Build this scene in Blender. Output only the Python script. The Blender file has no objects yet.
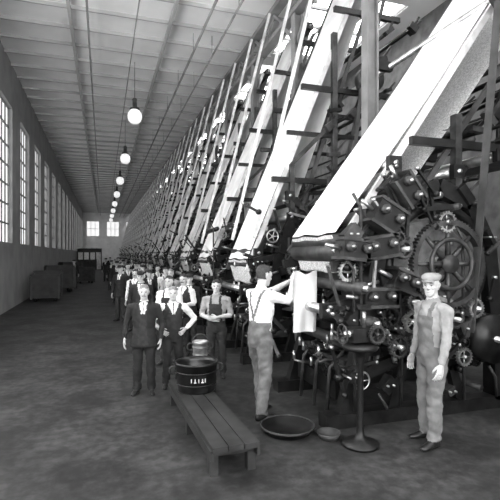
import bpy, math, random
from mathutils import Vector, Matrix, noise
from mathutils.bvhtree import BVHTree
V3=Vector
scene=bpy.context.scene
try:
    scene.view_settings.view_transform='Standard'
    scene.view_settings.exposure=0.2
except Exception: pass

# ------------------------------------------------------------ materials
def mat(name,v,rough=.6,metal=0.,var=.3,scale=6.,emit=0.,bump=0.):
    m=bpy.data.materials.new(name); m.use_nodes=True
    nt=m.node_tree; b=nt.nodes['Principled BSDF']
    b.inputs['Roughness'].default_value=rough
    b.inputs['Metallic'].default_value=metal
    tc=nt.nodes.new('ShaderNodeTexCoord'); n=nt.nodes.new('ShaderNodeTexNoise')
    n.inputs['Scale'].default_value=scale; n.inputs['Detail'].default_value=6
    r=nt.nodes.new('ShaderNodeValToRGB')
    lo=v*(1-var); hi=min(1,v*(1+var))
    r.color_ramp.elements[0].color=(lo,lo,lo,1); r.color_ramp.elements[1].color=(hi,hi,hi,1)
    r.color_ramp.elements[0].position=.35; r.color_ramp.elements[1].position=.65
    nt.links.new(tc.outputs['Object'],n.inputs['Vector'])
    nt.links.new(n.outputs['Fac'],r.inputs['Fac'])
    nt.links.new(r.outputs['Color'],b.inputs['Base Color'])
    if bump:
        bp=nt.nodes.new('ShaderNodeBump'); bp.inputs['Strength'].default_value=bump
        nt.links.new(n.outputs['Fac'],bp.inputs['Height']); nt.links.new(bp.outputs['Normal'],b.inputs['Normal'])
    if emit:
        b.inputs['Emission Color'].default_value=(1,1,1,1); b.inputs['Emission Strength'].default_value=emit
    return m
M={}
def mk(k,*a,**kw): M[k]=mat(k,*a,**kw)
mk('cast_iron',.012,.42,.3,.5,9)
mk('dusty_iron',.045,.5,.3,.5,7)
mk('bright_steel',.55,.32,.9,.4,5)
mk('white_cloth',.74,.9,0,.1,2.5,bump=.15)
mk('printed_cloth',.55,.9,0,.35,40)
mk('pale_timber',.62,.8,0,.25,4)
mk('dark_rail',.04,.6,0,.4,4)
mk('drum_blanket',.2,.8,0,.3,8)
mk('skin',.5,.55,0,.08,20)
mk('hair_dark',.03,.6,0,.4,60)
mk('hair_grey',.2,.6,0,.4,60)
mk('suit_black',.013,.85,0,.35,8,bump=.3)
mk('vest_dark',.022,.85,0,.35,12,bump=.3)
mk('trouser_grey',.035,.85,0,.3,7,bump=.3)
mk('overall_grey',.12,.85,0,.35,7,bump=.5)
mk('overall_light',.16,.85,0,.3,7,bump=.5)
mk('shirt_white',.78,.85,0,.12,9,bump=.4)
mk('shirt_grey',.28,.85,0,.2,9,bump=.4)
mk('leather',.012,.4,0,.3,10)
mk('eye_dark',.01,.3,0,0,1)
mk('lip',.2,.6,0,.1,20)
mk('tub_black',.01,.3,.2,.5,8)
mk('tin',.35,.35,.7,.3,9)
mk('paint_label',.6,.8,0,.2,20)
mk('dark_timber',.025,.6,0,.4,5)
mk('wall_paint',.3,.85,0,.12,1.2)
mk('far_haze_paint',.75,.85,0,.1,1.2)  # paler than the other walls: far-end haze put into the colour
mk('brick_dark',.12,.85,0,.3,3)
mk('ceiling_board',.9,.9,0,.06,.7)
mk('joist_paint',.42,.9,0,.12,.7)
mk('steel_paint',.2,.6,0,.25,2)
mk('lamp_glass',.85,.3,0,.02,2,emit=.6)
mk('window_glass',.9,.3,0,.02,2,emit=11)  # left windows near the camera, out of view, boosted to light the hall
mk('dimmed_glass',.25,.5,0,.3,2,emit=1.3)  # same left windows with the glow turned down farther along the hall
mk('rear_fill_glass',.9,.3,0,.02,2,emit=10)  # glow of added windows behind the camera, frontal fill
mk('far_glass',.9,.3,0,.02,2,emit=.7)
mk('fill_skylight_glass',.9,.3,0,.02,2,emit=6.0)  # added top light over the presses
mk('belt',.06,.6,0,.3,5)
def floor_mat():
    m=bpy.data.materials.new('oily_floor'); m.use_nodes=True; nt=m.node_tree; b=nt.nodes['Principled BSDF']
    tc=nt.nodes.new('ShaderNodeTexCoord')
    n1=nt.nodes.new('ShaderNodeTexNoise'); n1.inputs['Scale'].default_value=1.3; n1.inputs['Detail'].default_value=12; n1.inputs['Roughness'].default_value=.7
    n2=nt.nodes.new('ShaderNodeTexNoise'); n2.inputs['Scale'].default_value=9; n2.inputs['Detail'].default_value=8
    r1=nt.nodes.new('ShaderNodeValToRGB'); r1.color_ramp.elements[0].color=(.012,.012,.012,1); r1.color_ramp.elements[1].color=(.055,.055,.055,1)
    r1.color_ramp.elements[0].position=.4; r1.color_ramp.elements[1].position=.62
    r2=nt.nodes.new('ShaderNodeValToRGB'); r2.color_ramp.elements[0].color=(.55,.55,.55,1); r2.color_ramp.elements[1].color=(1.15,1.15,1.15,1)
    r2.color_ramp.elements[0].position=.38; r2.color_ramp.elements[1].position=.62
    mx=nt.nodes.new('ShaderNodeMixRGB'); mx.blend_type='MULTIPLY'; mx.inputs['Fac'].default_value=1
    for n in (n1,n2): nt.links.new(tc.outputs['Object'],n.inputs['Vector'])
    nt.links.new(n1.outputs['Fac'],r1.inputs['Fac']); nt.links.new(n2.outputs['Fac'],r2.inputs['Fac'])
    nt.links.new(r1.outputs['Color'],mx.inputs['Color1']); nt.links.new(r2.outputs['Color'],mx.inputs['Color2'])
    nt.links.new(mx.outputs['Color'],b.inputs['Base Color'])
    b.inputs['Roughness'].default_value=.65
    bp=nt.nodes.new('ShaderNodeBump'); bp.inputs['Strength'].default_value=.15
    nt.links.new(n2.outputs['Fac'],bp.inputs['Height']); nt.links.new(bp.outputs['Normal'],b.inputs['Normal'])
    return m
M['oily_floor']=floor_mat()

# ------------------------------------------------------------ mesh builder
class MB:
    def __init__(s): s.V=[];s.F=[];s.M=[];s.S=[];s.mats=[]
    def mi(s,k):
        if k not in s.mats: s.mats.append(k)
        return s.mats.index(k)
    def add(s,vs,fs,k,smooth=False):
        o=len(s.V); s.V.extend([tuple(v) for v in vs]); i=s.mi(k)
        for f in fs:
            s.F.append(tuple(o+a for a in f)); s.M.append(i); s.S.append(smooth)
    def mesh(s,name):
        me=bpy.data.meshes.new(name); me.from_pydata(s.V,[],s.F)
        for k in s.mats: me.materials.append(M[k])
        me.polygons.foreach_set('material_index',s.M); me.polygons.foreach_set('use_smooth',s.S); me.update()
        return me
    def obj(s,name,loc=(0,0,0),rot=0,scale=1):
        return place(s.mesh(name),name,loc,rot,scale)
def place(me,name,loc=(0,0,0),rot=0,scale=1,parent=None):
    o=bpy.data.objects.new(name,me); scene.collection.objects.link(o)
    o.location=loc; o.rotation_euler=(0,0,rot)
    o.scale=(scale,)*3 if not hasattr(scale,'__len__') else scale
    if parent: o.parent=parent
    return o
def basis(d):
    d=V3(d).normalized(); ref=V3((0,0,1)) if abs(d.z)<.999 else V3((0,1,0))
    s=d.cross(ref).normalized(); u=s.cross(d).normalized()
    return s,u,d
BF=[(0,1,2,3),(7,6,5,4),(0,4,5,1),(1,5,6,2),(2,6,7,3),(3,7,4,0)]
def box(mb,c,sz,k,R=None):
    hx,hy,hz=[a/2 for a in sz]; c=V3(c)
    vs=[V3((-hx,-hy,-hz)),V3((-hx,hy,-hz)),V3((hx,hy,-hz)),V3((hx,-hy,-hz)),V3((-hx,-hy,hz)),V3((-hx,hy,hz)),V3((hx,hy,hz)),V3((hx,-hy,hz))]
    if R is not None: vs=[R@v for v in vs]
    mb.add([c+v for v in vs],BF,k)
def beam(mb,p0,p1,w,h,k):
    p0=V3(p0);p1=V3(p1); s,u,d=basis(p1-p0); vs=[]
    for p in (p0,p1):
        for a,b in ((-1,-1),(-1,1),(1,1),(1,-1)): vs.append(p+s*a*w/2+u*b*h/2)
    mb.add(vs,BF,k)
def poly(mb,pts,w,h,k):
    for a,b in zip(pts,pts[1:]): beam(mb,a,b,w,h,k)
def loft(mb,rings,k,smooth=True,cap=True):
    n=len(rings[0]); vs=[v for r in rings for v in r]; fs=[]
    for i in range(len(rings)-1):
        for j in range(n):
            a=i*n+j; b=i*n+(j+1)%n; fs.append((a,b,b+n,a+n))
    if cap:
        fs.append(tuple(range(n))[::-1]); o=(len(rings)-1)*n; fs.append(tuple(range(o,o+n)))
    mb.add(vs,fs,k,smooth)
def tube(mb,pts,rad,k,n=10,smooth=True,flat=1.0):
    pts=[V3(p) for p in pts]
    if not hasattr(rad,'__len__'): rad=[rad]*len(pts)
    s,u,d=basis(pts[-1]-pts[0]); rings=[]
    for i,p in enumerate(pts):
        t=(pts[min(i+1,len(pts)-1)]-pts[max(i-1,0)]).normalized()
        ss=(s-t*s.dot(t)).normalized(); uu=t.cross(ss)
        rings.append([p+(ss*math.cos(a)+uu*math.sin(a)*flat)*rad[i] for a in [2*math.pi*j/n for j in range(n)]])
    loft(mb,rings,k,smooth)
def cyl(mb,p0,p1,r,k,n=14,r1=None): 
    p0=V3(p0);p1=V3(p1); tube(mb,[p0,p1],[r,r if r1 is None else r1],k,n)
def lathe(mb,c,prof,k,n=20,axis=(0,0,1)):
    c=V3(c); s,u,d=basis(axis)
    rings=[[c+d*h+(s*math.cos(a)+u*math.sin(a))*max(r,.0005) for a in [2*math.pi*j/n for j in range(n)]] for r,h in prof]
    loft(mb,rings,k)
def gear(mb,c,r,w,teeth,k,axis=(0,1,0),spokes=6,rim=.14):
    c=V3(c); s,u,d=basis(axis); n=teeth*4; O1=[];O2=[];I1=[];I2=[]
    for j in range(n):
        a=2*math.pi*j/n; rr=r if j%4 in (0,1) else r*(1-.45*6.28/teeth)
        e=s*math.cos(a)+u*math.sin(a)
        O1.append(c+e*rr-d*w/2);O2.append(c+e*rr+d*w/2);I1.append(c+e*r*(1-rim)-d*w/2);I2.append(c+e*r*(1-rim)+d*w/2)
    vs=O1+O2+I2+I1; fs=[]
    for q in range(4):
        for j in range(n):
            a=q*n+j;b=q*n+(j+1)%n; q2=((q+1)%4)*n; fs.append((a,b,q2+(j+1)%n,q2+j))
    mb.add(vs,fs,k)
    tube(mb,[c-d*w*.8,c+d*w*.8],r*.2,k,12)
    for j in range(spokes):
        a=2*math.pi*j/spokes; e=s*math.cos(a)+u*math.sin(a)
        tube(mb,[c+e*r*.1,c+e*r*(1-rim*.6)],[r*.07,r*.045],k,6)
def ringw(mb,c,r,t,k,axis=(0,1,0),n=28,m=6):
    c=V3(c); s,u,d=basis(axis); vs=[];fs=[]
    for j in range(n):
        a=2*math.pi*j/n; e=s*math.cos(a)+u*math.sin(a)
        for q in range(m):
            b=2*math.pi*q/m; vs.append(c+e*(r+t*math.cos(b))+d*t*math.sin(b))
    for j in range(n):
        for q in range(m):
            fs.append((j*m+q,j*m+(q+1)%m,((j+1)%n)*m+(q+1)%m,((j+1)%n)*m+q))
    mb.add(vs,fs,k,True)
def handwheel(mb,c,r,k,axis=(0,1,0)):
    ringw(mb,c,r,r*.11,k,axis); s,u,d=basis(axis); c=V3(c)
    for j in range(5):
        a=2*math.pi*j/5; e=s*math.cos(a)+u*math.sin(a); tube(mb,[c,c+e*r],r*.07,k,5)
    tube(mb,[c-d*r*.2,c+d*r*.2],r*.18,k,8)
def sheet(mb,path,y0,y1,k,sag=.0,n=14):
    vs=[];fs=[]
    pts=[]
    for (a,b) in zip(path,path[1:]):
        for i in range(n):
            t=i/n; x=a[0]+(b[0]-a[0])*t; z=a[1]+(b[1]-a[1])*t-sag*4*t*(1-t); pts.append((x,z))
    pts.append(path[-1]); m=7
    for x,z in pts:
        for q in range(m):
            y=y0+(y1-y0)*q/(m-1); vs.append((x,y,z+.014*math.sin(q*1.9+x*3)))
    for i in range(len(pts)-1):
        for q in range(m-1): fs.append((i*m+q,i*m+q+1,(i+1)*m+q+1,(i+1)*m+q))
    mb.add(vs,fs,k,True)

# ------------------------------------------------------------ printing press
def press(seed,near=False,lo=(.15,1.78),top=(2.8,8.1),lo2=(1.0,2.7),gap=.22):
    mb=MB(); R=random.Random(seed); I='cast_iron';D='dusty_iron';S='bright_steel'
    cx,cz=1.6,1.88
    for s in (-1,1):
        y=s*.74
        box(mb,(1.3,y,.08),(2.6,.2,.16),I)
        poly(mb,[(.28,y,.1),(.45,y,.7),(.62,y,1.4),(.72,y,2.0),(1.0,y,2.6),(1.6,y,2.85)],.13,.2,I)
        poly(mb,[(2.5,y,.1),(2.5,y,1.2),(2.4,y,2.1),(2.1,y,2.65),(1.6,y,2.85)],.13,.2,I)
        poly(mb,[(.42,y,.55),(1.1,y,.75),(1.8,y,.6),(2.5,y,.7)],.1,.14,I)
        poly(mb,[(.9,y,.1),(1.1,y,.75)],.1,.12,I); poly(mb,[(1.95,y,.1),(1.8,y,.6)],.1,.12,I)
        ringw(mb,(cx,y,cz),.72,.07,I)
        beam(mb,(1.9,y,2.6),(1.9,y,top[1]*(.78 if not near else .6)),.1,.1,D)
        beam(mb,(1.0,y,2.5),(1.0,y,3.7 if not near else 3.1),.09,.09,D)
        beam(mb,(.6 if not near else 1.2,y,3.4),(2.9,y,3.4),.08,.1,I)
        if not near: beam(mb,(1.0,y,3.7),(1.9,y,4.6),.07,.07,D)
        if top[1]>7:
            beam(mb,(1.2,y,5.2),(3.2,y,5.2),.08,.1,I); beam(mb,(1.9,y,6.8),(3.4,y,6.8),.08,.1,I)
            beam(mb,(.9,y,4.3),(2.6,y,4.3),.06,.08,I)
            beam(mb,(.25,y,2.3),(1.75,y,8.3),.05,.06,'pale_timber')
            beam(mb,(1.9,y,2.8),(3.3,y,8.2),.05,.06,'dark_rail')
        yr=s*.69
        beam(mb,(lo[0]-.03,yr,lo[1]-.1),(top[0]-.05,yr,top[1]),.05,.08,'pale_timber' if s<0 else 'dark_rail')
        beam(mb,(lo2[0]+.12,yr,lo2[1]-.1),(top[0]+gap+.03,yr,top[1]-.1),.04,.07,'dark_rail')
    for x,z in ((.45,.6),(2.5,.9),(1.6,2.85),(.72,2.05),(1.9,3.4),(1.0,3.65) if not near else (1.9,3.6),(2.3,.25)):
        cyl(mb,(x,-.74,z),(x,.74,z),.045,D,8)
    cyl(mb,(cx,-.62,cz),(cx,.62,cz),.56,'drum_blanket',40)
    cyl(mb,(cx,-1.0,cz),(cx,1.0,cz),.08,S,12)
    for yy in (-.93,.9): gear(mb,(cx,yy,cz),.55,.09,72,D,spokes=8)
    ringw(mb,(cx,-1.0,cz),.3,.03,D)
    for i,a in enumerate((165,193,221,249,277,305)):
        a=math.radians(a); rx,rz=cx+.68*math.cos(a),cz+.68*math.sin(a)
        cyl(mb,(rx,-.6,rz),(rx,.6,rz),.09,S,16); cyl(mb,(rx,-1.06,rz),(rx,.9,rz),.032,S,8)
        gear(mb,(rx,-.95,rz),.12,.08,20,S if i%2 else D,spokes=4,rim=.35)
        ox,oz=cx+.92*math.cos(a),cz+.92*math.sin(a)
        Rm=Matrix.Rotation(-a,3,'Y')
        box(mb,(ox,0,oz),(.16,1.2,.2),D,Rm)
        for s in (-1,1):
            box(mb,(cx+.76*math.cos(a),s*.8,cz+.76*math.sin(a)),(.3,.12,.16),I,Rm)
            ex,ez=cx+1.18*math.cos(a),cz+1.18*math.sin(a)
            if ez>.2: 
                cyl(mb,(ox,s*.8,oz),(ex,s*.8,ez),.022,S,6); handwheel(mb,(ex,s*.8,ez),.085,S if i%2 else I,(math.cos(a),0,math.sin(a)))
    for x,z,r in ((lo[0]+.08,lo[1]+.04,.09),(.32,2.02,.12),(.62,2.45,.08),(lo2[0]-.02,lo2[1],.07),(1.9,3.05,.08),(2.6,3.3,.07),(.05,1.35,.06),(.95,3.1,.06),(top[0]+.1,top[1]+.05,.12)):
        cyl(mb,(x,-.66,z),(x,.66,z),r,D if r>.08 else S,16); cyl(mb,(x,-.82,z),(x,.82,z),.03,S,8)
        for s in (-1,1): box(mb,(x,s*.76,z),(.17,.08,.17),I)
    for s in (-1,1):
        beam(mb,(.62,s*.74,1.5),(.0,s*.74,1.35),.07,.1,I); beam(mb,(.7,s*.74,1.95),(.12,s*.74,1.85),.08,.12,I)
        beam(mb,(.2,s*.74,1.85),(.62,s*.74,2.5),.07,.09,I)
    sheet(mb,[(top[0],top[1]+.17),(lo[0],lo[1]+.13)],-.64,.64,'white_cloth',sag=.05)
    sheet(mb,[(top[0]+gap,top[1]+.05),(lo2[0]+.05,lo2[1]+.06)],-.62,.62,'white_cloth' if not near else 'printed_cloth',sag=.04)
    sheet(mb,[(lo[0]-.02,lo[1]+.1),(lo[0]+.12,lo[1]-.35),(.95,1.75)],-.6,.6,'printed_cloth')
    sheet(mb,[(lo2[0],lo2[1]+.05),(1.25,2.42)],-.52,.52,'white_cloth')
    N=110 if near else 60
    for i in range(N):
        x=R.uniform(.1,2.3); z=R.uniform(.3,2.8); s=R.choice((-1,-1,1)); y=s*R.uniform(.82,.98)
        t=R.random(); kk=R.choice((I,I,I,D,S))
        if t<.45:
            L=R.uniform(.15,.6); a=R.uniform(0,3.14); p=(min(2.5,max(0,x+L*math.cos(a))),y,max(.1,z+L*math.sin(a)))
            beam(mb,(x,y,z),p,.03,R.uniform(.025,.06),kk); cyl(mb,(x,y-.04,z),(x,y+.04,z),R.uniform(.02,.05),I,10); cyl(mb,(p[0],y-.03,p[2]),(p[0],y+.03,p[2]),.02,S,8)
        elif t<.63:
            box(mb,(x,y,z),(R.uniform(.06,.28),.12,R.uniform(.05,.2)),R.choice((I,I,D)),Matrix.Rotation(R.uniform(-.8,.8),3,'Y'))
            for q in (-1,1): cyl(mb,(x+q*.04,y-.09,z),(x+q*.04,y+.09,z),.013,S,6)
        elif t<.75: gear(mb,(x,y,z),R.uniform(.05,.14),.05,18,R.choice((D,S,I)),spokes=4,rim=.3)
        elif t<.8: handwheel(mb,(x,y-.03*s,z),R.uniform(.05,.12),kk)
        elif t<.9: cyl(mb,(x,y-.08,z),(x+R.uniform(-.1,.1),y*.3,z+R.uniform(-.1,.1)),R.uniform(.02,.06),R.choice((I,D,S)),10)
        else:
            tube(mb,[(x,y,z),(x+.1,y,z-.15),(x+.12,y,.2)],.018,D,6)
    for i in range(26 if near else 14):
        y=R.uniform(-.68,.68); z=R.uniform(.4,1.7); x=R.uniform(.18,.45)
        tube(mb,[(x+.35,y,z-.05),(x,y,z),(x-.12,y,z+R.uniform(-.1,.2))],[.022,.018,.014],R.choice((S,D,I,I)),6)
        if i%3==1: handwheel(mb,(x-.05,y,z),.07,R.choice((I,I,S)),(1,0,0))
        else: tube(mb,[(x-.12,y,z+.05),(x-.12,y,z+.16)],.02,S,6)
    for yy in (-.45,-.1,.3): tube(mb,[(.2,yy,.04),(.25,yy,.6),(.55,yy,.9)],.025,D,6)
    box(mb,(.45,0,.7),(.25,1.3,.05),D); box(mb,(.42,0,.35),(.3,1.1,.22),I); box(mb,(.75,0,1.0),(.2,1.25,.5),I)
    cyl(mb,(2.2,-1.08,.95),(2.2,-.84,.95),.3,I,26); cyl(mb,(2.2,-1.15,.95),(2.2,-.6,.95),.04,S,8)
    for q in (-.29,.29):
        beam(mb,(2.2+q,-.96,.95),(2.55+q*.6,-.96,5.35),.12,.012,'belt')
    sl=(top[0]-lo[0])/(top[1]-lo[1])
    for i in range(34 if near else 26):
        z=R.uniform(2.6,4.8 if near else 7.0); xs=lo[0]+(z-lo[1])*sl
        x=xs+R.uniform(.45 if not near else .85,1.5); s=R.choice((-1,1)); y=s*R.uniform(.7,.82)
        box(mb,(x,y,z),(R.uniform(.08,.3),.1,R.uniform(.06,.16)),R.choice((I,I,D)),Matrix.Rotation(R.uniform(-1,1),3,'Y'))
        L=R.uniform(.2,.55); a=R.uniform(.6,1.2); beam(mb,(x,y,z),(x+L*math.cos(a),y,z+L*math.sin(a)),.03,.04,R.choice((I,D,I)))
        if i%3==0: cyl(mb,(x,-.7,z),(x,.7,z),.04,R.choice((D,I)),8)
    if near:
        for (x,z,a,w,h) in ((.72,2.43,.5,.36,.3),(.62,2.08,-.15,.42,.24),(.3,2.05,.1,.34,.22),(.95,1.68,.35,.3,.22),(.6,1.5,0,.4,.2),(1.0,2.75,.9,.34,.24)):
            Rm=Matrix.Rotation(a,3,'Y')
            box(mb,(x,-.9,z),(w,.22,h),I,Rm)
            for q in (-.3,.3):
                c=V3((x,-1.0,z))+Rm@V3((w*q,0,h*.1)); cyl(mb,c,c+V3((0,-.08,0)),.055,D,12); cyl(mb,c,c+V3((0,-.11,0)),.02,S,8)
            for q in (-.5,.5):
                c=V3((x,-.9,z))+Rm@V3((0,0,h*q)); box(mb,c,(w*1.15,.26,.035),D,Rm)
            c=V3((x,-.9,z)); tube(mb,[c+Rm@V3((-w*.5,0,0)),c+Rm@V3((-w*.5-.18,0,.02))],[.03,.022],S,8)
        for k,(x,z) in enumerate(((.98,1.22),(1.1,.93),(.78,.95))):
            gear(mb,(x,-1.08,z),.13,.06,22,S if k<2 else D,spokes=5,rim=.25); cyl(mb,(x,-1.16,z),(x,-.7,z),.03,S,8)
        for (x,z) in ((.35,1.62),(.5,1.22),(.32,.95)):
            cyl(mb,(x,-1.05,z),(x,.5,z),.07,D,14); cyl(mb,(x,-1.12,z),(x,-1.03,z),.035,S,12)
    return mb
P0=2.4
pm_far=[press(11+i).mesh('press') for i in range(3)]
near=press(5,True,lo=(.22,2.12),top=(3.3,6.3),lo2=(1.25,2.85),gap=.62).mesh('press_near')
ys=[5.4+3.2*i for i in range(23)]
for i,y in enumerate(ys):
    place(near if i==0 else pm_far[i%3],'printing_press' if i==0 else 'printing_press.%03d'%i,(P0,y,0))

# ------------------------------------------------------------ room shell
XL,XR,Y0,Y1,ZC=-3.2,9.0,-5.0,80.0,9.0
def simple(name,parts):
    mb=MB()
    for c,s,k in parts: box(mb,c,s,k)
    return mb.obj(name)
simple('floor',[(((XL+XR)/2,(Y0+Y1)/2,-.1),(XR-XL+.6,Y1-Y0+.6,.2),'oily_floor')])
SX0,SX1=5.6,8.2
mb=MB()
box(mb,((XL-.3+SX0)/2,(Y0+Y1)/2,ZC+.1),(SX0-XL+.3,Y1-Y0+.6,.2),'ceiling_board')
box(mb,((XR+.3+SX1)/2,(Y0+Y1)/2,ZC+.1),(XR-SX1+.3,Y1-Y0+.6,.2),'ceiling_board')
y=Y0-.3; sk=[]
while y<Y1+.3:
    box(mb,((SX0+SX1)/2,min(y+.5,Y1-.2),ZC+.1),(SX1-SX0,1.0,.2),'ceiling_board')
    if y+5<Y1: sk.append(y+3)
    else: box(mb,((SX0+SX1)/2,(y+1+Y1+.3)/2,ZC+.1),(SX1-SX0,Y1+.3-y-1,.2),'ceiling_board')
    y+=5
mb.obj('ceiling')
sm=MB(); box(sm,(0,0,0),(SX1-SX0,4.0,.03),'fill_skylight_glass')
for q in range(5): box(sm,(0,-2+q,-.06),(SX1-SX0,.07,.08),'steel_paint')
for q in range(4): box(sm,(-(SX1-SX0)/2+(SX1-SX0)*q/3,0,-.06),(.06,4.0,.08),'steel_paint')
sme=sm.mesh('fill_skylight')
for i,y in enumerate(sk): place(sme,'window_%d'%(200+i),((SX0+SX1)/2,y,ZC+.13))  # skylights added to light the webs from above and brighten behind them
simple('wall_right',[((XR+.15,(Y0+Y1)/2,ZC/2),(.3,Y1-Y0,ZC),'brick_dark')])
mb=MB()
pitch=4.0; wz0,wz1,ww=2.4,7.4,2.3
yc=[Y0+2.5+pitch*i for i in range(int((Y1-Y0)/pitch))]
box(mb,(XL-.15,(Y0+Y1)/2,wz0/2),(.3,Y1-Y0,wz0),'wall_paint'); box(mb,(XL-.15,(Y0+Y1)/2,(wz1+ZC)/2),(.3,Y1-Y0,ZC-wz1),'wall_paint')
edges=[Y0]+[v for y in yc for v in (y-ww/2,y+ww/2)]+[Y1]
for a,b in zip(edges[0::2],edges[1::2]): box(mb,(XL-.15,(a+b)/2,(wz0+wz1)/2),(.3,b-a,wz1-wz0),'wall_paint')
mb.obj('wall_left')
def winmesh(gk):
    wm=MB(); box(wm,(0,0,0),(.02,ww,wz1-wz0),gk)
    for q in range(5): box(wm,(.03,-ww/2+ww*q/4,0),(.06,.07,wz1-wz0),'steel_paint')
    for q in range(8): box(wm,(.03,0,-(wz1-wz0)/2+(wz1-wz0)*q/7),(.06,ww,.06),'steel_paint')
    return wm.mesh('window')
wb,wg=winmesh('window_glass'),winmesh('dimmed_glass')
for i,y in enumerate(yc): place(wb if y<10 else wg,'window_%d'%(i+1),(XL-.18,y,(wz0+wz1)/2))  # bright panes only out of view, the rest dimmed
def endwall(name,y,sgn,start,glass,z0,z1,wk,xs):
    mb=MB(); box(mb,((XL+XR)/2,y,z0/2),(XR-XL,.3,z0),wk); box(mb,((XL+XR)/2,y,(z1+ZC)/2),(XR-XL,.3,ZC-z1),wk)
    ed=[XL]+[v for x in xs for v in (x-1.0,x+1.0)]+[XR]
    for a,b in zip(ed[0::2],ed[1::2]): box(mb,((a+b)/2,y,(z0+z1)/2),(b-a,.3,z1-z0),wk)
    mb.obj(name)
    h=z1-z0
    w=MB(); box(w,(0,0,0),(2.0,.02,h),glass)
    for q in range(4): box(w,(-1+2*q/3,.04*sgn,0),(.06,.06,h),'steel_paint')
    n=int(h)
    for q in range(n+1): box(w,(0,.04*sgn,-h/2+h*q/n),(2,.06,.06),'steel_paint')
    me=w.mesh(name+'_w')
    for i,x in enumerate(xs): place(me,'window_%d'%(start+i),(x,y,(z0+z1)/2))
endwall('wall_back',Y0-.15,1,100,'rear_fill_glass',1.8,7.8,'wall_paint',[-1.7,.8,3.3,5.8])  # unseen back wall; its windows are added as fill light
endwall('wall_far',Y1+.15,-1,110,'far_glass',5.0,7.5,'far_haze_paint',[-1.6,1.6,4.8,7.4])  # pale wall colour stands in for haze

mb=MB(); y=Y0+.6
while y<Y1:
    box(mb,((XL+SX0)/2,y,ZC-.05),(SX0-XL,.05,.1),'joist_paint'); y+=1.2
mb.obj('ceiling_joists')
mb=MB()
for x in (-.9,1.9): box(mb,(x,(Y0+Y1)/2,ZC-.16),(.09,Y1-Y0,.12),'joist_paint')
for x,z,r in ((-.4,8.5,.03),(.9,8.6,.02),(2.7,8.35,.04),(3.3,8.3,.03)): cyl(mb,(x,Y0+.1,z),(x,Y1-.1,z),r,'steel_paint',8)
for x in (-.4,2.7,3.3):
    for k in range(28): cyl(mb,(x,k*3-4,8.3),(x,k*3-4,8.95),.012,'steel_paint',5)
mb.obj('ceiling_pipes')
GX=4.55
mb=MB()
box(mb,(GX,(Y0+Y1)/2,8.75),(.25,Y1-Y0-.2,.14),'steel_paint'); box(mb,(GX,(Y0+Y1)/2,7.98),(.25,Y1-Y0-.2,.12),'steel_paint')
y=3.8-6.4
k=0
while y<Y1-1.7:
    beam(mb,(GX,y,8.05 if k%2 else 8.7),(GX,y+.8,8.7 if k%2 else 8.05),.06,.08,'steel_paint'); y+=.8;k+=1
mb.obj('lattice_girder')
cm=MB()
for s in (-1,1): box(cm,(s*.1,0,3.95),(.03,.2,7.9),'steel_paint')
box(cm,(0,0,3.95),(.2,.03,7.9),'steel_paint'); box(cm,(0,0,.03),(.4,.4,.06),'steel_paint')
beam(cm,(0,0,7.2),(0,.7,7.86),.06,.08,'steel_paint'); beam(cm,(0,0,7.2),(0,-.7,7.86),.06,.08,'steel_paint')
cme=cm.mesh('column')
for i in range(24): place(cme,'steel_column' if i==0 else 'steel_column.%03d'%i,(GX,3.8+3.2*i,0))
mb=MB(); cyl(mb,(4.95,1,5.4),(4.95,78,5.4),.05,'bright_steel',10)
for y in ys:
    cyl(mb,(4.95,y-1.08,5.4),(4.95,y-.84,5.4),.26,'dusty_iron',20)
    box(mb,(4.85,y-1.6,5.4),(.3,.1,.16),'cast_iron')
mb.obj('line_shaft')
mb=MB()
box(mb,(6.2,(2+78)/2,3.5),(.9,76,.06),'dusty_iron')
for x in (5.78,6.62):
    for z in (4.0,4.5): cyl(mb,(x,2,z),(x,78,z),.025,'cast_iron',6)
y=2.2
while y<78:
    for x in (5.78,6.62): cyl(mb,(x,y,0 if x>6 else 3.5),(x,y,4.5),.03,'cast_iron',6)
    y+=3.2
mb.obj('catwalk')
lm=MB()
lathe(lm,(0,0,0),[(.02,-.3),(.12,-.29),(.22,-.2),(.26,-.06),(.24,.08),(.17,.18),(.1,.22)],'lamp_glass',24)
lathe(lm,(0,0,0),[(.1,.2),(.19,.21),(.17,.27),(.09,.3),(.08,.55),(.1,.57),(.05,.63),(.012,.65)],'dusty_iron',16)
cyl(lm,(0,0,.62),(0,0,2.1),.012,'cast_iron',6)
lme=lm.mesh('lamp')
for i in range(8): place(lme,'pendant_globe_lamp' if i==0 else 'pendant_globe_lamp.%03d'%i,(1.1,16.9+7.4*i,7.0 if i else 7.05))
mb=MB(); box(mb,(-1.6,62,1.35),(2.9,3,2.7),'dark_timber'); box(mb,(-1.6,62,2.74),(3.05,3.2,.08),'pale_timber')
for q in range(4): box(mb,(-2.7+q*.72,60.47,1.75),(.56,.04,.9),'tin')
box(mb,(-.5,60.46,1.0),(.5,.05,1.9),'pale_timber')
mb.obj('foreman_office')
def crate(seed):
    mb=MB(); w,d,h=.9,.7,.75
    box(mb,(0,0,h/2+.12),(w-.04,d-.04,h-.04),'dark_timber')
    for z in (.2,.45,.7,.86): 
        for s in (-1,1): box(mb,(0,s*d/2,z),(w,.03,.14),'dark_timber'); box(mb,(s*w/2,0,z),(.03,d,.14),'dark_timber')
    for a in (-1,1):
        for b in (-1,1): box(mb,(a*w/2,b*d/2,.48),(.07,.07,.8),'dark_rail'); cyl(mb,(a*.32,b*.3-.03,.06),(a*.32,b*.3+.03,.06),.06,'cast_iron',12)
    return mb.mesh('crate')
cme=crate(1)
for i,(x,y,s) in enumerate(((-2.3,21,1.2),(-2.45,23,1.3),(-2.2,26,1.5),(-1.2,33,1.2),(-2.3,36,1.5))): place(cme,'wooden_crate' if i==0 else 'wooden_crate.%03d'%i,(x,y,0),.1*i,s)

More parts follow.
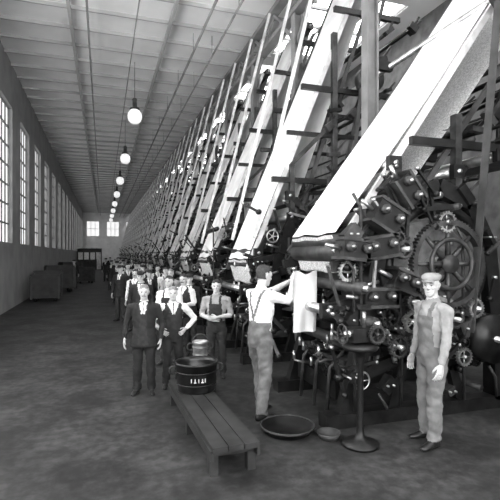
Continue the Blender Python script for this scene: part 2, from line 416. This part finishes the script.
# ------------------------------------------------------------ floor things near camera
mb=MB()
for q in range(3): box(mb,(-.15+.15*q,0,.27),(.14,2.3,.05),'dark_timber')
for yy in (-1.0,0,1.0):
    box(mb,(0,yy,.21),(.42,.09,.07),'dark_timber')
    for s in (-1,1): box(mb,(s*.18,yy,.09),(.08,.09,.18),'dark_timber')
for s in (-1,1): box(mb,(s*.22,0,.21),(.03,2.25,.09),'dark_timber')
mb.obj('low_wooden_bench',(1.1,5.0,0),.03)
def tub(r,h,k,handles=True,label=False):
    mb=MB(); lathe(mb,(0,0,0),[(r*.9,0),(r*.92,.02),(r,h),(r*1.05,h+.005),(r*1.05,h+.03),(r*.97,h+.03),(r*.93,h-.02),(r*.86,.05),(.001,.05)],k,32)
    for z in (h*.3,h*.75): ringw(mb,(0,0,z),r*(.92+.08*z/h)+.004,.008,k,(0,0,1))
    for s in (-1,1): ringw(mb,(s*(r+.03),0,h*.8),.05,.01,'dusty_iron',(0,1,0),14,5)
    if label:
        for i,a in enumerate((-115,-105,-95,-85,-77)):
            a=math.radians(a); c=V3(((r*.99)*math.cos(a),(r*.99)*math.sin(a),h*.52)); Rm=Matrix.Rotation(a,3,'Z')
            box(mb,c,(.012,.01,.045),'paint_label',Rm)
            if i%2: box(mb,c+V3((0,0,-.02)),(.012,.03,.01),'paint_label',Rm)
    return mb
tub(.26,.33,'tub_black',label=True).obj('colour_tub',(1.12,5.6,.295))
mb=MB(); lathe(mb,(0,0,0),[(.2,0),(.22,.2),(.2,.5),(.001,.5)],'dark_timber',24)
for z in (.08,.4): ringw(mb,(0,0,z),.213,.008,'dusty_iron',(0,0,1))
mb.obj('wooden_keg',(1.35,6.4,0))
mb=tub(.11,.22,'tin'); ringw(mb,(0,0,.24),.11,.006,'dusty_iron',(0,1,0),20,5); mb.obj('tin_pail',(1.33,6.38,.5))
lt=MB(); lathe(lt,(0,0,0),[(.26,0),(.29,.05),(.31,.055),(.31,.075),(.285,.07),(.25,.02),(.001,.02)],'tub_black',32)
ringw(lt,(0,0,.075),.3,.008,'dusty_iron',(0,0,1)); lt.obj('colour_tray',(1.98,4.7,0))
lt=MB(); lathe(lt,(0,0,0),[(.1,0),(.13,.07),(.125,.07),(.09,.01),(.001,.01)],'dusty_iron',24); lt.obj('iron_pan',(2.33,4.38,0))
mb=MB(); lathe(mb,(0,0,0),[(.19,0),(.19,.03),(.08,.06),(.045,.1),(.035,.2),(.03,.85),(.05,.9),(.06,.98),(.17,1.0),(.19,1.03),(.17,1.06),(.05,1.07)],'cast_iron',24)
box(mb,(.05,0,1.16),(.36,.18,.14),'cast_iron'); cyl(mb,(-.2,0,1.17),(.28,0,1.17),.035,'bright_steel',12)
handwheel(mb,(-.21,0,1.17),.1,'dusty_iron',(1,0,0)); gear(mb,(.12,-.12,1.17),.1,.05,24,'dusty_iron',spokes=5,rim=.3)
tube(mb,[(.05,0,1.22),(.05,0,1.42)],.02,'bright_steel',8); box(mb,(.05,0,1.44),(.1,.1,.05),'cast_iron')
mb.obj('colour_pump_stand',(2.56,4.12,0))

# ------------------------------------------------------------ people
def remesh(mb,voxel,sm=3):
    me=bpy.data.meshes.new('tmp'); me.from_pydata(mb.V,[],mb.F); me.update()
    o=bpy.data.objects.new('tmp',me); scene.collection.objects.link(o)
    m=o.modifiers.new('r','REMESH'); m.mode='VOXEL'; m.voxel_size=voxel
    s=o.modifiers.new('s','SMOOTH'); s.iterations=sm; s.factor=.5
    bpy.context.view_layer.update()
    dg=bpy.context.evaluated_depsgraph_get(); ev=o.evaluated_get(dg); em=ev.to_mesh()
    vs=[v.co.copy() for v in em.vertices]; fs=[tuple(p.vertices) for p in em.polygons]
    ev.to_mesh_clear(); bpy.data.objects.remove(o); bpy.data.meshes.remove(me)
    return vs,fs
def ell(mb,c,r,k,n=14,m=9,R=None):
    c=V3(c); rings=[]
    for i in range(m+1):
        t=math.pi*i/m; rr=max(math.sin(t),.02); z=-math.cos(t)
        ring=[V3((r[0]*rr*math.cos(a),r[1]*rr*math.sin(a),r[2]*z)) for a in [2*math.pi*j/n for j in range(n)]]
        if R is not None: ring=[R@v for v in ring]
        rings.append([c+v for v in ring])
    loft(mb,rings,k)
def eloft(mb,rows,k,n=24):
    loft(mb,[[V3((cx+rx*math.cos(a),cy+ry*math.sin(a),z)) for a in [2*math.pi*j/n for j in range(n)]] for z,cx,cy,rx,ry in rows],k)
hb=MB()
eloft(hb,[(0,0,-.06,.018,.02),(.012,0,-.052,.036,.036),(.035,0,-.028,.052,.066),(.07,0,-.006,.063,.085),(.11,0,0,.07,.093),(.15,0,.004,.075,.1),(.18,0,.006,.073,.097),(.21,0,.01,.058,.08),(.228,0,.012,.036,.05),(.236,0,.012,.01,.015)],'skin')
tube(hb,[(0,-.088,.128),(0,-.1,.108),(0,-.115,.09),(0,-.098,.08)],[.009,.011,.015,.011],'skin',8)
for s in (-1,1):
    ell(hb,(s*.012,-.1,.084),(.009,.012,.008),'skin',8,6)
    tube(hb,[(s*.012,-.092,.138),(s*.035,-.09,.14),(s*.056,-.07,.134)],[.009,.01,.008],'skin',8)
    ell(hb,(s*.043,-.068,.092),(.02,.018,.016),'skin',10,6)
    ell(hb,(s*.077,.012,.112),(.01,.02,.033),'skin',10,7,Matrix.Rotation(s*.25,3,'Y')); 
tube(hb,[(-.024,-.078,.054),(0,-.09,.056),(.024,-.078,.054)],[.006,.01,.006],'skin',8)
tube(hb,[(-.018,-.076,.044),(0,-.087,.044),(.018,-.076,.044)],[.006,.009,.006],'skin',8)
ell(hb,(0,-.072,.014),(.02,.016,.015),'skin',10,6)
HV,HF=remesh(hb,.006,2)
def head(mb,T,hair='hair_dark',hat=None,stache=False):
    k=hair
    def ishair(c): 
        if hair is None: return False
        return (c.z>.178 and c.y>-.085+ (c.z-.178)*.2) or (c.y>-.01+max(0,.14-c.z)*.35 and c.z>.075 and not (abs(c.x)>.068 and abs(c.y-.012)<.028 and c.z<.15)) 
    vs=[]
    cen=V3((0,.005,.12))
    for v in HV:
        vs.append(v+(v-cen).normalized()*.009 if ishair(v) else v)
    o=len(mb.V); mb.V.extend([tuple(T@v) for v in vs]); ks=mb.mi('skin'); kh=mb.mi(hair) if hair else ks
    for f in HF:
        c=sum((HV[i] for i in f),V3())/len(f)
        mb.F.append(tuple(o+i for i in f)); mb.M.append(kh if ishair(c) else ks); mb.S.append(True)
    t=MB()
    for s in (-1,1):
        ell(t,(s*.031,-.083,.12),(.014,.009,.007),'shirt_grey',8,6); ell(t,(s*.031,-.09,.12),(.007,.004,.0065),'eye_dark',8,6)
        tube(t,[(s*.014,-.1,.137),(s*.034,-.099,.143),(s*.054,-.08,.137)],[.002,.003,.002],k or 'hair_grey',6)
        tube(t,[(s*.018,-.088,.127),(s*.031,-.089,.129),(s*.044,-.082,.126)],.002,'eye_dark',5)
    tube(t,[(-.025,-.083,.049),(0,-.097,.05),(.025,-.083,.049)],.003,'lip',6)
    if stache:
        for s in (-1,1): tube(t,[(0,-.103,.066),(s*.018,-.1,.063),(s*.036,-.086,.054)],[.007,.008,.003],k or 'hair_grey',6)
    if hat:
        kk='vest_dark' if hat=='cap' else 'shirt_grey'
        eloft(t,[(.168,0,-.0,.08,.105),(.178,0,-.0,.085,.111),(.2,0,.002,.097,.12),(.222,0,.006,.092,.112),(.243,0,.01,.06,.074),(.247,0,.01,.01,.012)],kk)
        loft(t,[[V3((.066*math.cos(a),-.075+(.075 if math.sin(a)<0 else .02)*math.sin(a),z-(.012 if math.sin(a)<-.3 else 0))) for a in [2*math.pi*j/20 for j in range(20)]] for z in (.168,.176)],kk)
    merge(mb,t,T)
def merge(mb,t,T=None):
    o=len(mb.V); mb.V.extend([tuple(T@V3(v)) if T is not None else v for v in t.V])
    mp=[mb.mi(k) for k in t.mats]
    for f,m,s in zip(t.F,t.M,t.S): mb.F.append(tuple(o+i for i in f)); mb.M.append(mp[m]); mb.S.append(s)
def hand(mb,wrist,d,palm,thumb,curl=.5,k='skin'):
    d=V3(d).normalized(); palm=V3(palm); palm=(palm-d*palm.dot(d)).normalized(); th=palm.cross(d)
    if th.dot(V3(thumb))<0: th=-th
    W=V3(wrist)
    def P(a,b,c): return W+d*a+th*b+palm*c
    rings=[]
    for a,w,t in ((-.03,.024,.021),(0,.026,.019),(.03,.036,.017),(.07,.042,.015),(.095,.04,.012),(.102,.03,.006)):
        rings.append([P(a,w*math.cos(q),t*math.sin(q)) for q in [2*math.pi*j/12 for j in range(12)]])
    loft(mb,rings,k)
    for b,L,sp in ((.031,.072,.1),(.0105,.082,.03),(-.0105,.077,-.04),(-.031,.06,-.12)):
        pts=[];rad=[]; a=.085;c=0.;ang=0.; bb=b
        pts.append(P(a,bb,c)); rad.append(.0098)
        for seg,dl in enumerate((.45,.3,.25)):
            ang+=curl*(.55,.8,.6)[seg]; l=L*dl
            if seg==0: l+=.012
            a+=l*math.cos(ang); c+=l*math.sin(ang); bb+=sp*l; pts.append(P(a,bb,c)); rad.append((.0088,.008,.0065)[seg])
        tube(mb,pts,rad,k,8)
    tube(mb,[P(.015,.02,.004),P(.045,.047,.014),P(.072,.058,.024),P(.094,.055,.036)],[.015,.012,.0105,.008],k,8)

def person(name,pose,cl,loc,heading,height,hd={},voxel=.014,mesh_only=False):
    """faces -Y locally; standing height 1.75 before scaling"""
    b=MB()
    tor=cl['top']; leg=cl['leg']; slv=cl.get('sleeve',tor); fore=cl.get('fore',slv)
    lean=pose.get('lean',0); twist=pose.get('twist',0)
    Tl=Matrix.Translation((0,0,.92))@Matrix.Rotation(lean,4,'X')@Matrix.Rotation(twist,4,'Z')@Matrix.Translation((0,0,-.92))
    t=MB()
    g=cl.get('girth',1.0)
    eloft(t,[(1.0,0,-.0,.155*g,.115*g),(1.1,0,-.005,.16*g,.118*g),(1.2,0,-.005,.172*g,.12*g),(1.3,0,0,.182,.122),(1.38,0,.005,.182,.112),(1.43,0,.01,.16,.095),(1.465,0,.012,.11,.078),(1.49,0,.012,.06,.06)],tor)
    if cl.get('coat'):
        eloft(t,[(.76,0,-.0,.2*g,.145*g),(.85,0,-.0,.195*g,.143*g),(.95,0,-.0,.18*g,.135*g),(1.06,0,0,.168*g,.125*g)],tor)
    tube(t,[(0,.012,1.44),(0,.005,1.52),(0,-.004,1.6)],[.07,.057,.055],'skin',14)
    tube(t,[(0,.014,1.465),(0,.006,1.505)],[.072,.064],cl.get('collar',tor),16)
    merge(b,t,Tl)
    eloft(b,[(.8,0,0,.13,.1),(.86,0,0,.165*g,.12),(.93,0,0,.172*g,.126*g),(1.02,0,0,.158*g,.118*g)],leg)
    for s in (-1,1):
        key='r' if s<0 else 'l'
        hip,knee,ank=pose.get('leg_'+key,((s*.09,0,.88),(s*.105,-.015,.49),(s*.115,.02,.09)))
        hip,knee,ank=V3(hip),V3(knee),V3(ank)
        tube(b,[hip+V3((0,0,.03)),hip.lerp(knee,.35),hip.lerp(knee,.8),knee,knee.lerp(ank,.3),knee.lerp(ank,.7),ank+V3((0,0,-.01))],[.1,.094,.078,.075,.076,.07,.07],leg,14)
        fo=V3(pose.get('foot_'+key,(s*.25,-1,0))).normalized(); sd=V3((-fo.y,fo.x,0))
        base=V3((ank.x,ank.y,0)); rings=[]
        for a,w,h in ((-.075,.026,.06),(-.055,.036,.08),(0,.04,.1),(.06,.043,.085),(.12,.048,.06),(.17,.042,.045),(.195,.022,.03)):
            rings.append([base+fo*a+sd*w*math.cos(q)+V3((0,0,h/2+h/2*math.sin(q)*1.0)) for q in [2*math.pi*j/12 for j in range(12)]])
        loft(b,rings,'leather')
        arm=pose['arm_'+key]; sh,el,wr=[V3(p) for p in arm[:3]]
        sh0=Tl@V3((s*.14,.008,1.395)); sh=Tl@sh
        if not pose.get('arms_world'): el=Tl@el; wr=Tl@wr
        tube(b,[sh0,sh,sh.lerp(el,.35),sh.lerp(el,.85),el],[.075,.068,.06,.051,.05],slv,12)
        tube(b,[el,el.lerp(wr,.25),el.lerp(wr,.7),wr],[.049,.048 if fore!='skin' else .044,.04 if fore!='skin' else .033,.036 if fore!='skin' else .027],fore,12)
    vs,fs=remesh(b,voxel,3)
    bv=BVHTree.FromPolygons([V3(v) for v in b.V],b.F)
    mb=MB(); rule=cl.get('rule'); Ti=Tl.inverted(); sd0=random.Random(name).uniform(0,50)
    for f in fs:
        c=sum((vs[i] for i in f),V3())/len(f)
        hit=bv.find_nearest(c); k=b.mats[b.M[hit[2]]]
        if rule: k=rule(k,Ti@c,c) or k
        mb.F.append(f); mb.M.append(mb.mi(k)); mb.S.append(True)
    skin=set()
    for f,m in zip(mb.F,mb.M):
        if mb.mats[m] in('skin','leather'): skin.update(f)
    out=[]
    for i,v in enumerate(vs):
        if i in skin: out.append(tuple(v)); continue
        q=V3((v.x*9+sd0,v.y*9,v.z*17+v.x*8))
        nv=noise.noise_vector(q)*.014+noise.noise_vector(q*2.3)*.006
        nv.z*=.3
        out.append(tuple(v+nv))
    mb.V=out
    for s in (-1,1):
        key='r' if s<0 else 'l'; arm=pose['arm_'+key]; el,wr=V3(arm[1]),V3(arm[2])
        if not pose.get('arms_world'): el=Tl@el; wr=Tl@wr
        hdn=arm[3] if len(arm)>3 else {}
        d=V3(hdn.get('d',(wr-el)))
        hand(mb,wr,d,hdn.get('palm',(-s,0,0)),hdn.get('thumb',(0,-1,0)),hdn.get('curl',.45))
    Th=Tl@Matrix.Translation((0,-.008,1.515))@Matrix.Rotation(pose.get('hyaw',0),4,'Z')@Matrix.Rotation(pose.get('hpitch',0),4,'X')
    head(mb,Th,**hd)
    me=mb.mesh(name)
    if mesh_only: return me
    return place(me,name,loc,heading,height/1.75)
def side(s,dy=0): return ((s*.205,.01,1.39),(s*.255,.03+dy,1.12),(s*.265,-.04+dy,.87))
def r_suit(k,c,w):
    if k=='suit_black' and c.y<-.04 and .8<c.z<1.47 and abs(c.x)<.2:
        if abs(c.x)<.035+max(0,(c.z-1.3))*.15 and c.z>1.3: 
            return 'suit_black' if abs(c.x)<.012 else 'shirt_white'
        if abs(c.x)<.05+abs(c.z-1.15)*.1: return 'vest_dark'
def r_vest(k,c,w):
    if k in('vest_dark',) and c.z>1.25 and c.y<-.03 and abs(c.x)<(c.z-1.25)*.5: return 'shirt_white' if abs(c.x)>.012 else 'vest_dark'
    if k=='shirt_white' and abs(c.x)<.15 and c.z>1.0 and c.z<1.44: return 'vest_dark'
def straps(c,front):
    if front: return abs(abs(c.x)-.085)<.02 and c.z>1.3
    return abs(abs(c.x)-max(0,(c.z-1.12))*.3)<.02 and c.z>1.1
def r_over(main,shirt):
    def f(k,c,w):
        if k==shirt and .95<c.z<1.47 and abs(c.x)<.19:
            if c.y<-.02:
                if c.z<1.32 and abs(c.x)<.12: return main
                if straps(c,True): return main
            else:
                if c.z<1.1: return main
                if c.y>.03 and straps(c,False): return main
    return f
def face_cam(x,y,off=0): return math.atan2(-x,y)+off

p1=dict(lean=.06,twist=.1,hpitch=.12,hyaw=-.05,arms_world=True,
  leg_r=((-.09,0,.88),(-.11,.0,.49),(-.12,.07,.09)), leg_l=((.09,0,.88),(.1,-.08,.49),(.11,-.1,.09)),
  arm_r=((-.2,.0,1.4),(-.26,-.24,1.34),(-.17,-.36,1.57),dict(d=(.1,-.5,.8),palm=(.3,-1,-.3),thumb=(1,0,.2),curl=.9)),
  arm_l=((.2,.0,1.4),(.16,-.3,1.42),(0,-.52,1.57),dict(d=(-.1,-.75,.6),palm=(-.2,-.4,-1),thumb=(-1,0,0),curl=.9)))
person('press_operator',p1,dict(top='shirt_white',leg='overall_grey',fore='skin',rule=r_over('overall_grey','shirt_white'),collar='shirt_white'),(1.84,5.25,0),math.radians(108),1.86,dict(hair='hair_dark'))
cb=MB(); vs=[];fs=[];nx,nz=14,18
for j in range(nz+1):
    for i in range(nx+1):
        u=i/nx;v=j/nz
        x=2.23+.33*u; z=1.79-.76*v+.03*math.sin(u*9)*(1-v)*.5-.03*(1-abs(2*u-1))*(1-v)
        y=5.07+.06*u+.025*math.sin(u*11+v*2)*v+.02*math.sin(u*6)+.02*v
        vs.append((x,y,z))
for j in range(nz):
    for i in range(nx): a=j*(nx+1)+i; fs.append((a,a+1,a+nx+2,a+nx+1))
cb.add(vs,fs,'white_cloth',True); cb.obj('cloth_sample')

pz=dict(hyaw=.1,arm_r=((-.205,.01,1.39),(-.29,.04,1.13),(-.3,-.04,.89)),arm_l=((.205,.01,1.39),(.28,.04,1.13),(.27,-.05,.88)))
person('foreman_in_suit',pz,dict(top='suit_black',leg='suit_black',coat=True,rule=r_suit,collar='shirt_white',girth=1.08),(.56,6.6,0),face_cam(.56,6.6,-.15),1.56,dict(hair='hair_grey',stache=True))
pz=dict(hyaw=-.1,arm_r=((-.205,.01,1.39),(-.4,.06,1.17),(-.215,-.06,1.02),dict(d=(.6,-.6,-.5),palm=(.7,.6,0),thumb=(0,.3,1),curl=.4)),
        arm_l=((.205,.01,1.39),(.4,.06,1.17),(.215,-.06,1.02),dict(d=(-.6,-.6,-.5),palm=(-.7,.6,0),thumb=(0,.3,1),curl=.4)))
person('worker_in_waistcoat',pz,dict(top='vest_dark',leg='suit_black',sleeve='shirt_white',rule=r_vest,collar='shirt_white'),(1.0,6.8,0),face_cam(1.0,6.8,.1),1.51,dict(hair='hair_grey'))
pz=dict(hyaw=.15,arm_r=((-.205,.01,1.39),(-.27,-.02,1.12),(-.06,-.21,1.06),dict(d=(1,-.1,.05),palm=(0,1,0),thumb=(0,0,1),curl=.5)),
        arm_l=((.205,.01,1.39),(.27,-.02,1.12),(.05,-.23,1.1),dict(d=(-1,-.05,-.1),palm=(0,1,0),thumb=(0,0,1),curl=.5)))
person('aproned_worker',pz,dict(top='shirt_grey',leg='vest_dark',fore='skin',rule=r_over('vest_dark','shirt_grey')),(1.76,7.15,0),face_cam(1.76,7.15,-.2),1.58,dict(hair='hair_dark'))
pz=dict(hyaw=.55,arm_r=side(-1),arm_l=side(1,-.06),leg_l=((.09,0,.88),(.1,-.05,.49),(.11,-.06,.09)))
person('worker_in_overalls',pz,dict(top='shirt_grey',leg='overall_light',rule=r_over('overall_light','shirt_grey')),(3.32,3.94,0),face_cam(3.32,3.94,-.9),1.79,dict(hair='hair_dark',hat='light'))
wk=[
 person('w1',dict(arm_r=side(-1),arm_l=side(1)),dict(top='suit_black',leg='trouser_grey',coat=True,rule=r_suit,collar='shirt_white'),0,0,0,dict(hair='hair_dark',hat='cap'),.018,True),
 person('w2',dict(hyaw=.2,arm_r=side(-1),arm_l=((.205,.01,1.39),(.27,-.0,1.12),(.1,-.2,1.1),dict(d=(-1,-.2,0),palm=(0,1,0),thumb=(0,0,1)))),dict(top='vest_dark',leg='suit_black',sleeve='shirt_white',rule=r_vest,collar='shirt_white'),0,0,0,dict(hair='hair_dark',stache=True),.018,True),
 person('w3',dict(hyaw=-.2,arm_r=side(-1,-.05),arm_l=side(1)),dict(top='shirt_grey',leg='overall_grey',fore='skin',rule=r_over('overall_grey','shirt_grey')),0,0,0,dict(hair='hair_grey'),.018,True),
 person('w4',dict(arm_r=side(-1),arm_l=side(1,-.05)),dict(top='shirt_white',leg='vest_dark',rule=r_over('vest_dark','shirt_white')),0,0,0,dict(hair='hair_dark'),.018,True)]
R=random.Random(4)
pl=[(1.15,8.3,3,1.6),(1.52,8.9,1,1.6),(.78,10.0,0,1.62),(.8,12.0,1,1.6),(.5,14,0,1.66),(1.62,11.4,2,1.62),(1.75,13.4,3,1.6),(1.2,14.6,0,1.66),(.85,16.8,1,1.66),(1.7,17.2,0,1.68),(.55,19.5,0,1.7),(1.5,21,3,1.6),(1.0,24,0,1.7),(1.6,27,1,1.7),(.45,26,0,1.65),(1.2,31,2,1.7),(-1.6,28,0,1.66),(1.75,15.4,1,1.62),(1.2,12.6,0,1.56),(.2,34,0,1.7),(1.1,38,1,1.7),
 (1.8,9.8,0,1.56),(1.4,18.8,0,1.66),(.8,22.3,1,1.6),(.7,29,3,1.66),(1.6,34,0,1.7),(.6,42,0,1.7),(1.4,45,1,1.7),(1.85,19.8,2,1.62),(1.85,23.0,0,1.62)]
for i,(x,y,w,h) in enumerate(pl):
    place(wk[w],'mill_worker' if i==0 else 'mill_worker.%03d'%i,(x,y,0),face_cam(x,y,R.uniform(-.6,.5)),h/1.75)

# ------------------------------------------------------------ light, world, camera
w=bpy.data.worlds.new('world'); scene.world=w; w.use_nodes=True
w.node_tree.nodes['Background'].inputs[0].default_value=(.6,.6,.6,1); w.node_tree.nodes['Background'].inputs[1].default_value=.5
cd=bpy.data.cameras.new('camera'); cam=bpy.data.objects.new('camera',cd); scene.collection.objects.link(cam)
cd.sensor_width=36; cd.lens=36*450/500; cd.shift_y=4/500
cam.location=(0,0,2.0); cam.rotation_euler=(math.pi/2,0,-math.atan(147/450)); cd.clip_end=300
scene.camera=cam
